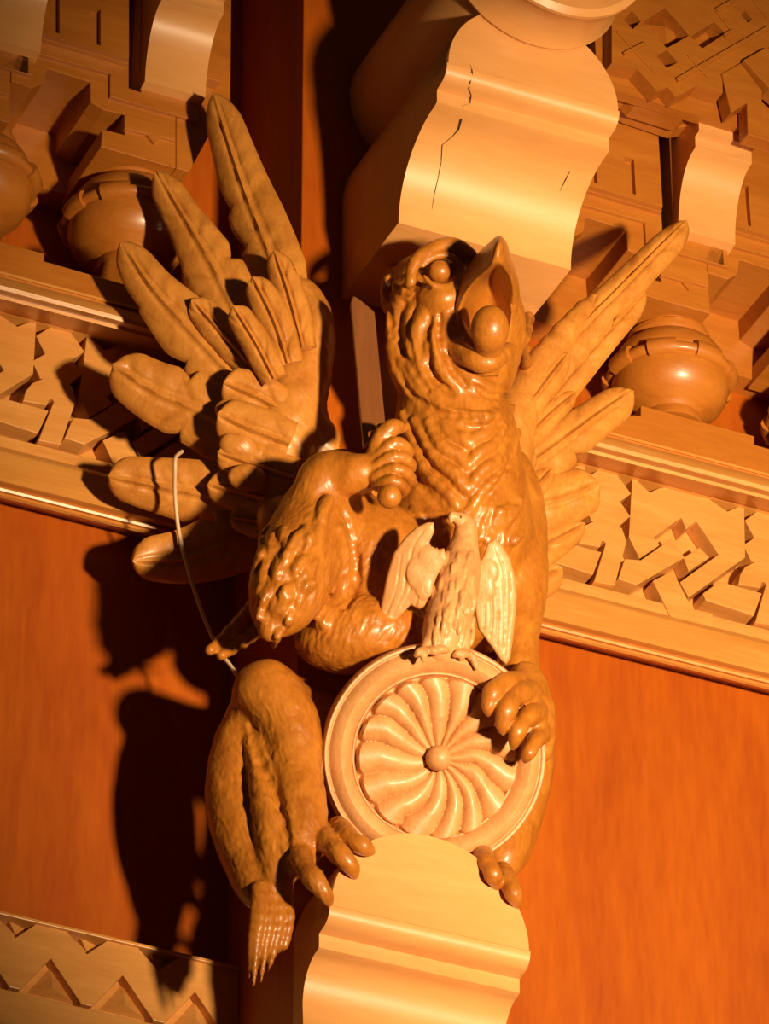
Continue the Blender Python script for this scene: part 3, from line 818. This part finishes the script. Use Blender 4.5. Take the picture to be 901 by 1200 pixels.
# breast keel seam, muscle folds
S([(398,620,0,4),(404,660,0,6),(398,700,0,7),(378,730,0,8)], k=.010)
S([(404,600,1,4),(415,640,1,4),(418,680,1,4),(405,712,1,4)], k=.006, op='-')
S([(586,600,0,6),(590,660,0,5)], k=.008)
# gripping hand
hand = [((440,538),(462,520),(478,528),(474,541)), ((438,549),(462,535),(480,544),(476,556)), ((440,560),(462,550),(480,560),(474,571)), ((444,569),(460,564),(474,573),(466,582))]
C([(436,552,.475,16),(452,550,.485,17)], k=.008)
for fgr in hand:
    C([(fgr[0][0],fgr[0][1],.49,8),(fgr[1][0],fgr[1][1],.512,8),(fgr[2][0],fgr[2][1],.505,7),(fgr[3][0],fgr[3][1],.485,5)], k=.002)
C([(436,540,.48,9),(446,514,.50,9),(458,502,.51,9.5),(466,500,.505,8)], k=.004)

def post_body(V, N):
    px, py = pxof(V)
    def g(cx, cy, rx, ry): return np.clip(1.6-1.2*(((px-cx)/rx)**2+((py-cy)/ry)**2), 0, 1)
    belly = g(430,720,75,100); arm = g(345,660,60,110); leg = g(330,940,90,150); br = g(560,640,75,80); head = g(530,395,100,110); neck = g(540,530,90,70)
    d = belly*strokes(V, 60, .0026, .0045, .024, 1)+arm*strokes(V, 75, .0016, .004, .022, 3)+leg*strokes(V, -62, .0015, .004, .028, 5)
    d += br*strokes(V, -80, .0012, .005, .025, 7)+neck*strokes(V, -62, .0007, .006, .06, 9)+head*strokes(V, -75, .0008, .006, .05, 11)
    d += (vnoise(V/.02)-.5)*.0022
    return V+N*d[:, None]
body = fb.mesh('body', M_CARV, griffin, post_body)
del fb.f
# eye
def uvball(name, c, r, mat, parent, sq=(1, 1, 1)):
    bm = bmesh.new(); bmesh.ops.create_uvsphere(bm, u_segments=28, v_segments=18, radius=r)
    me = bpy.data.meshes.new(name); bm.to_mesh(me); bm.free()
    me.transform(Matrix.Translation(c) @ Matrix.Diagonal((*sq, 1)))
    return finish(name, me, mat, parent, smooth=True)
uvball('eye', at(515, 318, EYE_D+.003), 13.5*PX, M_CARV, griffin)
# hooked upper beak: lofted roof with lips and palate
SEC = [[(522,402,.46),(542,408,.50),(548,405,.49),(572,392,.43),(594,384,.49),(600,384,.50),(616,388,.46)],
       [(517,368,.47),(532,373,.53),(539,373,.52),(570,368,.45),(596,362,.52),(603,362,.53),(617,360,.47)],
       [(523,338,.485),(541,346,.565),(547,347,.555),(571,343,.47),(600,343,.555),(606,342,.565),(615,333,.49)],
       [(537,310,.51),(555,328,.60),(561,329,.59),(576,323,.50),(596,326,.59),(602,324,.60),(608,308,.52)],
       [(555,291,.56),(570,315,.642),(575,317,.632),(580,313,.59),(590,317,.632),(595,313,.642),(601,294,.57)],
       [(570,282,.61),(573,306,.655),(578,311,.658),(583,312,.660),(588,312,.658),(594,306,.655),(599,286,.61)],
       [(575,279,.64),(578,293,.668),(581,297,.670),(585,298,.671),(588,297,.670),(592,293,.668),(595,282,.64)],
       [(582,275,.655),(583,282,.676),(585,283,.678),(586,283,.678),(587,283,.678),(589,281,.676),(589,276,.655)]]
V = []; Fc = []
for q in SEC:
    pts = [at(*p) for p in q]; a_, b_ = q[0], q[-1]
    pts.append(at((a_[0]+b_[0])/2, min(a_[1], b_[1])-2, (a_[2]+b_[2])/2-.012)); V += pts
m = 8
for i in range(len(SEC)-1):
    for k in range(m): Fc.append((i*m+k, i*m+(k+1) % m, (i+1)*m+(k+1) % m, (i+1)*m+k))
Fc += [tuple(range(m)), tuple((len(SEC)-1)*m+k for k in range(m))]
ub = pmesh('upper_beak', V, Fc, M_CARV, griffin, smooth=True)
md = ub.modifiers.new('sub', 'SUBSURF'); md.levels = 2; md.render_levels = 3
# tongue: rounded knob in the open beak
ft = Field(CB, (camc(530,390,.5)[0], camc(615,390,.5)[0]), (camc(570,440,.55)[1], camc(570,345,.55)[1]), (camc(570,390,.66)[2]-.02, camc(570,390,.45)[2]+.05), .0016)
ft.chain([(566,440,.49,18),(570,420,.525,14),(573,400,.56,16),(574,386,.58,19)], k=.006)
ft.ell(574, 385, .58, 22, 27, 21, 0, k=.006)
ft.mesh('lower_beak', M_CARV, griffin)

# --- wings
wl = Field(CB, (camc(250,450,.3)[0], camc(400,450,.3)[0]), (camc(330,700,.3)[1], camc(330,320,.3)[1]), (camc(330,420,.36)[2]-.16, camc(330,640,.2)[2]+.12), .0022)
wl.chain([(346,335,.315,14),(362,362,.315,20),(366,400,.31,24),(352,450,.295,32),(335,500,.275,38),(325,550,.25,38),(335,610,.235,34)], k=.015)
wl.chain([(366,360,.33,10),(372,385,.335,13),(364,415,.33,10)], k=.012)
for (x, y, r) in ((285,462,22),(272,482,18),(290,500,20),(278,522,18),(300,540,22),(290,560,20)):
    wl.ell(x, y, .275, r*1.15, r*.85, 10, -10, k=.006)
wl.chain([(350,470,.30,20),(380,530,.27,26)], k=.015); wl.chain([(330,610,.27,30),(380,640,.26,30)], k=.015)
def post_wing(V, N): return V+N*((vnoise(V/.018)-.5)*.003+strokes(V, -45, .0008, .006, .04, 2))[:, None]
wingL = wl.mesh('wing', M_WING, griffin, post_wing)
fe = lambda pts, hw, **k: feather(wingL, pts, hw, **k)
fe([(345,385,.325),(318,300,.30),(285,215,.275),(252,112,.26)], (20,36,34,27,20), th=9, notch=((.55,1,.25),(.38,1,.3)), roll=-8)
fe([(290,395,.29),(250,315,.27),(212,250,.255),(184,203,.25)], (28,42,33,23,18), th=8, notch=((.42,-1,.35),(.30,1,.25)), roll=6)
fe([(300,470,.27),(230,395,.255),(180,340,.245),(143,285,.24)], (32,40,38,27,19), th=8, notch=((.42,-1,.3),(.35,1,.3),(.7,1,.12)), roll=4)
fe([(300,520,.25),(235,482,.225),(180,458,.205),(133,427,.195)], (36,46,42,35,27), th=8, notch=((.52,-1,.3),(.45,1,.25)), roll=0)
fe([(300,585,.225),(250,580,.195),(190,570,.165),(127,557,.14)], (30,40,37,31,24), th=8, notch=((.35,1,.25),), roll=-6)
fe([(330,600,.215),(280,630,.18),(220,652,.15),(154,656,.125)], (32,44,38,31,23), th=8, notch=((.4,-1,.35),), roll=-10)
fe([(305,442,.30),(270,402,.29),(226,352,.28)], (14,19,20,15), th=7)
fe([(355,410,.345),(340,350,.352),(322,296,.355)], (16,19,19,13), th=8)
fe([(338,428,.34),(322,378,.348),(297,326,.35)], (18,21,20,15), th=8)
fe([(322,445,.335),(300,402,.34),(274,360,.342)], (16,18,17,14), th=8)
fe([(330,480,.31),(295,462,.30),(262,448,.29)], (24,28,26,20), th=7, barb=.6)
fe([(340,520,.31),(300,505,.295),(256,485,.28)], (26,30,28,22), th=8, barb=.6)
fe([(345,560,.295),(300,545,.275),(256,530,.255)], (24,24,24,18), th=8, barb=.6)
fe([(330,590,.27),(290,578,.245),(244,568,.22)], (22,26,24,17), th=7, barb=.6)
fe([(350,620,.26),(310,612,.235),(270,606,.215)], (22,24,20,14), th=7, barb=.6)

wr = Field(CB, (camc(575,450,.3)[0], camc(720,450,.3)[0]), (camc(620,700,.3)[1], camc(620,330,.3)[1]), (camc(620,360,.36)[2]-.2, camc(620,680,.15)[2]+.12), .0022)
wr.chain([(585,560,.27,34),(600,500,.29,28),(628,440,.31,20),(662,392,.33,14),(695,352,.34,9)], k=.015)
wr.chain([(590,560,.27,34),(600,620,.25,26),(606,680,.235,20)], k=.015)
wingR = wr.mesh('wing', M_WING, griffin, post_wing)
fr_ = lambda pts, hw, **k: feather(wingR, pts, hw, **k)
fr_([(600,478,.30),(668,400,.33),(735,332,.36),(804,262,.385)], (26,28,25,21,18), th=8, notch=((.45,1,.3),(.5,-1,.25)), roll=-20)
fr_([(598,520,.29),(655,452,.31),(705,395,.33),(755,344,.345)], (24,26,24,20,15), th=8, notch=((.45,1,.3),), roll=-16)
fr_([(600,560,.275),(650,525,.285),(700,488,.295),(739,461,.30)], (30,33,28,24,21), th=8, notch=((.42,-1,.35),(.3,1,.25)), roll=-10)
fr_([(596,500,.31),(630,460,.325),(664,416,.335)], (16,18,17,12), th=7, barb=.7)
fr_([(602,530,.30),(640,490,.31),(672,462,.315)], (14,17,15,11), th=7, barb=.7)
fr_([(606,600,.275),(604,560,.285),(622,528,.29)], (14,17,17,13), th=7, barb=.6)
fr_([(600,600,.262),(630,592,.27),(665,582,.275),(699,568,.28)], (24,33,34,31,27), th=8, roll=-5)
fr_([(606,590,.275),(628,570,.285),(644,552,.288)], (12,15,15,11), th=7, barb=.6)
fr_([(600,660,.245),(630,645,.25),(682,616,.255)], (22,26,20,13), th=8, roll=-5)
fr_([(590,700,.225),(620,684,.232),(655,668,.235)], (22,28,25,20), th=8)

# ------------------------------------------------------------------ sword
sw = thing('carved_sword', 'carved sword gripped by the griffin, dark flat blade left of its neck', 'sword', at(455, 585, .48))
bl = [(426,522),(411,354),(414,346),(421,350),(439,365),(452,500)]
V = [at(x, y, .44) for x, y in bl]; b2 = [p+Vector((.004, .012, .0)) for p in V]
mid = [at(426,356,.446), at(441,512,.446)]
v = V+b2; n = len(V); f = [tuple(range(n)), tuple(range(2*n-1, n-1, -1))]+[(i, (i+1) % n, n+(i+1) % n, n+i) for i in range(n)]
bevel(pmesh('blade', v, f, M_DARK, sw), .002)
tube('grip', [(446,500,.475),(452,540,.49),(456,575,.50)], .007, M_CARV, sw)
tube('cross_guard', [(434,512,.485),(452,508,.50),(476,500,.49)], (.009,.007), M_CARV, sw)
uvball('pommel', at(456, 582, .515), 14*PX, M_CARV, sw)

# ------------------------------------------------------------------ round shield
SC = Vector(at(509, 886, .385)); nS = (-F+R*.16+U*.02).normalized(); e1 = (R-nS*R.dot(nS)).normalized(); e2 = nS.cross(e1)
shd = thing('round_shield', 'carved round shield with a swirling fluted rosette, standing under the small eagle', 'shield', SC-e2*.158)
def polar(name, rs, hs, nseg, parent, mat, cen=(0, 0), hf=None, back=None, rim_close=True):
    V = []; Fc = []
    for i, r in enumerate(rs):
        for k in range(nseg):
            a = 2*math.pi*k/nseg; h = hs[i] if hf is None else hf(i, a)
            V.append(SC+e1*(cen[0]+r*math.cos(a))+e2*(cen[1]+r*math.sin(a))+nS*h)
    for i in range(len(rs)-1):
        for k in range(nseg): Fc.append((i*nseg+k, i*nseg+(k+1) % nseg, (i+1)*nseg+(k+1) % nseg, (i+1)*nseg+k))
    return pmesh(name, V, Fc, mat, parent, smooth=True, autosmooth=40)
Rs = .160
prof = [(.66,-.02),(.70,-.006),(.715,.000),(.725,.004),(.735,.004),(.745,.002),(.76,.006),(.80,.013),(.85,.016),(.90,.013),(.935,.006),(.945,.003),(.95,.003),(.965,.006),(.985,.006),(1.0,.002),(1.0,-.022),(.97,-.030),(.66,-.030),(.66,-.02)]
polar('rim', [r*Rs for r, h in prof], [h for r, h in prof], 128, shd, M_SHLD)
G = [[(470,390),(500,280),(510,150),(490,65)],[(435,385),(415,280),(395,150),(338,70)],[(405,390),(350,280),(290,190),(205,115)],[(382,415),(290,330),(210,260),(95,250)],[(380,462),(250,420),(150,378),(45,385)],[(388,508),(300,530),(180,525),(45,555)],[(412,540),(330,610),(200,655),(115,705)],[(440,560),(400,670),(290,750),(235,830)],[(490,565),(490,700),(440,810),(375,890)],[(512,540),(570,650),(570,780),(535,885)],[(522,505),(610,580),(662,700),(682,800)],[(522,482),(630,490),(710,575),(770,630)],[(520,450),(600,420),(720,440),(800,490)],[(505,420),(560,375),(640,340),(735,310)],[(490,400),(540,320),(600,250),(640,155)]]
c0 = np.array((447., 465.)); tabs = []
for g in G:
    q = np.array(g, float)-c0; q[:, 1] *= -1; r = np.hypot(q[:, 0], q[:, 1]); th = np.unwrap(np.arctan2(q[:, 1], q[:, 0]))
    tabs.append(np.interp(np.linspace(.15, 1, 18), r/410, th))
tabs = np.array(tabs); base = tabs[0, 0]
tabs = tabs-2*np.pi*np.round((tabs-tabs.mean(1)[:, None]*0-(base+2*np.pi*np.arange(len(G))/len(G))[:, None])/(2*np.pi))
rsn = np.linspace(.0, 1, 60); Rm = .1165
def ros_h(i, a):
    rr = rsn[i]; col = np.array([np.interp(rr, np.linspace(.15, 1, 18), tabs[j]) for j in range(len(G))])
    m = np.sort(np.mod(col, 2*np.pi)); aa = a % (2*np.pi); j = np.searchsorted(m, aa)
    lo = m[j-1] if j > 0 else m[-1]-2*np.pi; hi = m[j] if j < len(m) else m[0]+2*np.pi
    t = (aa-lo)/(hi-lo+1e-9); s = abs(math.sin(math.pi*t))**.55
    env = min(1, rr/.35)*(1-max(0, (rr-(.92+.04*s))/.08)**2 if rr > .92 else 1)
    edge = 1 if rr < .90+.08*s**.8 else max(0, 1-(rr-(.90+.08*s**.8))/.03)
    return -.006+(.004+.0135*s*min(1, .25+rr*1.1))*edge*(.6+.4*min(1, rr*2))
polar('rosette', rsn*Rm, None, 360, shd, M_SHLD, cen=(.004, -.003), hf=ros_h)
uvball('boss', SC+e1*.005+e2*(-.003)+nS*.007, 15*PX, M_SHLD, shd)

# ------------------------------------------------------------------ small eagle
ED_ = .46
eg = thing('carved_eagle', 'small carved eagle with half-spread wings perched on the shield rim', 'eagle', at(515, 765, ED_))
def bx(x0, x1, y0, y1, d, near, far, h):
    a = camc(x0, (y0+y1)/2, d); b = camc(x1, (y0+y1)/2, d); t_ = camc((x0+x1)/2, y0, d); bt = camc((x0+x1)/2, y1, d)
    return Field(CB, (a[0], b[0]), (bt[1], t_[1]), (min(t_[2], bt[2])-near, max(t_[2], bt[2])+far), h)
fe2 = bx(470, 580, 590, 800, .47, .07, .07, .0013)
K = fe2.chain
K([(541,655,.478,20),(533,695,.478,24),(522,735,.47,22),(515,762,.462,17)], k=.012)
K([(541,655,.478,18),(545,632,.487,12),(546,616,.492,11)], k=.008)
K([(542,610,.494,10),(535,607,.500,6),(529,604,.502,3.5),(528,611,.500,2)], k=.003)
K([(545,603,.492,4),(550,600,.49,2)], k=.003)
fe2.ball(538, 606, .505, 2.6, k=.001, op='-')
K([(512,740,.475,11),(498,760,.472,6)], k=.006); K([(540,735,.475,11),(546,765,.475,5)], k=.006)
for (x, y, dx, dy) in ((497,762,-10,6), (498,763,-2,11), (500,762,14,3), (503,760,22,2), (546,765,-14,3), (547,766,6,7), (548,766,10,17), (546,764,-6,8)):
    K([(x,y,.474,4.2),(x+dx*.6,y+dy*.3,.484,4.4),(x+dx,y+dy,.480,2.4)], k=.002)
def ssurf(px, py):
    for i in range(160):
        d = .56-.16*i/159; q = camc(px, py, d); ix = [int(round((q[k]-fe2.o[k])/fe2.h)) for k in range(3)]
        if all(0 <= ix[k] < fe2.n[k] for k in range(3)) and fe2.f[tuple(ix)] < 0: return d
    return .47
for i in range(60):
    x = rng.uniform(508, 556); y = rng.uniform(640, 752)
    d = ssurf(x, y); d2 = ssurf(x-2, y+9)
    if abs(d-d2) < .02: K([(x,y,d-.002,2.2),(x-1,y+6,(d+d2)/2-.0003,2.2),(x-2,y+13,d2-.001,1.2)], k=.003)
fe2.mesh('body', M_SHLD, eg, lambda V, N: V+N*((vnoise(V/.006)-.5)*.001)[:, None])
def small_wing(outl, d, tilt, cov, lines, xr, yr):
    fw = bx(xr[0], xr[1], yr[0], yr[1], d, .06, .06, .0013)
    fw.plate(outl, d, 4, 3, tilt=tilt, dome=3)
    def fs(x, y):
        for i in range(200):
            dd = d+.06-.12*i/199; q = camc(x, y, dd); ix = [int(round((q[k]-fw.o[k])/fw.h)) for k in range(3)]
            if all(0 <= ix[k] < fw.n[k] for k in range(3)) and fw.f[tuple(ix)] < 0: return dd
        return d
    for l in lines:
        if len(l) > 2 or True:
            L = catmull(np.array(l, float), 5); fw.chain([(x, y, fs(x, y)+.0012, 1.5) for x, y in L], k=.0015, op='-', smooth=False)
    for (x, y, r) in cov: 
        fw.ell(x, y, fs(x, y)-.001, r*1.1, r*1.35, 3.5, 0, k=.003)
        for da in (-.45, 0, .45):
            fw.chain([(x+r*.8*s_*math.sin(da), y+r*1.2*s_*math.cos(da)-r*.2, fs(x+r*.8*s_*math.sin(da), y+r*1.2*s_*math.cos(da)-r*.2)+.0015, 1.0) for s_ in (0, .5, .95)], k=.001, op='-')
    fw.mesh('wing', M_SHLD, eg)
small_wing([(508,612),(500,612),(487,618),(474,630),(461,648),(453,675),(446,710),(441,736),(446,738),(458,733),(470,721),(481,709),(491,714),(497,711),(503,700),(512,675),(524,655),(520,642),(508,645),(503,636),(509,622)], .478, (-.15, 0),
    [(492,672,14),(503,655,11),(497,690,9)], [[(470,650),(464,690),(450,725)],[(477,668),(472,695),(460,722)],[(483,680),(478,698),(470,712)],[(496,622),(486,636),(480,655)],[(490,695),(488,705),(486,710)]], (430, 535), (600, 750))
small_wing([(580,631),(588,638),(598,655),(604,678),(606,700),(603,735),(598,772),(593,779),(587,775),(577,760),(560,737),(556,715),(552,690),(553,668),(560,662),(567,650),(571,636)], .462, (.25, 0),
    [(572,670,10),(568,690,10)], [[(598,670),(598,720),(594,768)],[(590,680),(592,725),(590,765)],[(583,690),(584,725),(582,755)],[(576,700),(577,725),(574,748)],[(568,708),(568,725),(566,738)],[(581,642),(590,665),(592,690)]], (540, 620), (620, 790))

# ------------------------------------------------------------------ cable
o = tube('loose_cable', [(213,529,.225),(206,536,.24),(205,550,.235),(205,580,.205),(209,620,.18),(217,655,.18),(229,695,.19),(243,733,.20),(258,764,.21),(270,780,.22),(283,799,.24)], .0030, M_WIRE, None, seg=8)
tag(o, 'thin pale twin cable hanging from the left wing down behind the hind knee', 'cable')


# ------------------------------------------------------------------ light
def area(name, loc, target, size, power, col):
    l = bpy.data.lights.new(name, 'AREA'); l.shape = 'DISK'; l.size = size; l.energy = power; l.color = col
    o = bpy.data.objects.new(name, l); COL.objects.link(o); o.location = loc
    o.rotation_euler = (Vector(target)-Vector(loc)).to_track_quat('-Z', 'Y').to_euler(); return o
def spot(name, loc, target, rad, power, col, ang, blend):
    l = bpy.data.lights.new(name, 'SPOT'); l.shadow_soft_size = rad; l.energy = power; l.color = col; l.spot_size = math.radians(ang); l.spot_blend = blend
    o = bpy.data.objects.new(name, l); COL.objects.link(o); o.location = loc
    o.rotation_euler = (Vector(target)-Vector(loc)).to_track_quat('-Z', 'Y').to_euler(); return o
spot('spot_lamp', (.56, -4.5, 4.7), (.50, -.1, 6.68), .15, 2250, (1, .76, .45), 34, 1.0)
w = bpy.data.worlds.new('hall'); scene.world = w; w.use_nodes = True
w.node_tree.nodes['Background'].inputs[0].default_value = (1, .62, .30, 1); w.node_tree.nodes['Background'].inputs[1].default_value = .03
scene.view_settings.view_transform = 'Standard'; scene.view_settings.look = 'None'; scene.view_settings.gamma = 1; scene.view_settings.exposure = 0
scene.view_settings.use_curve_mapping = False
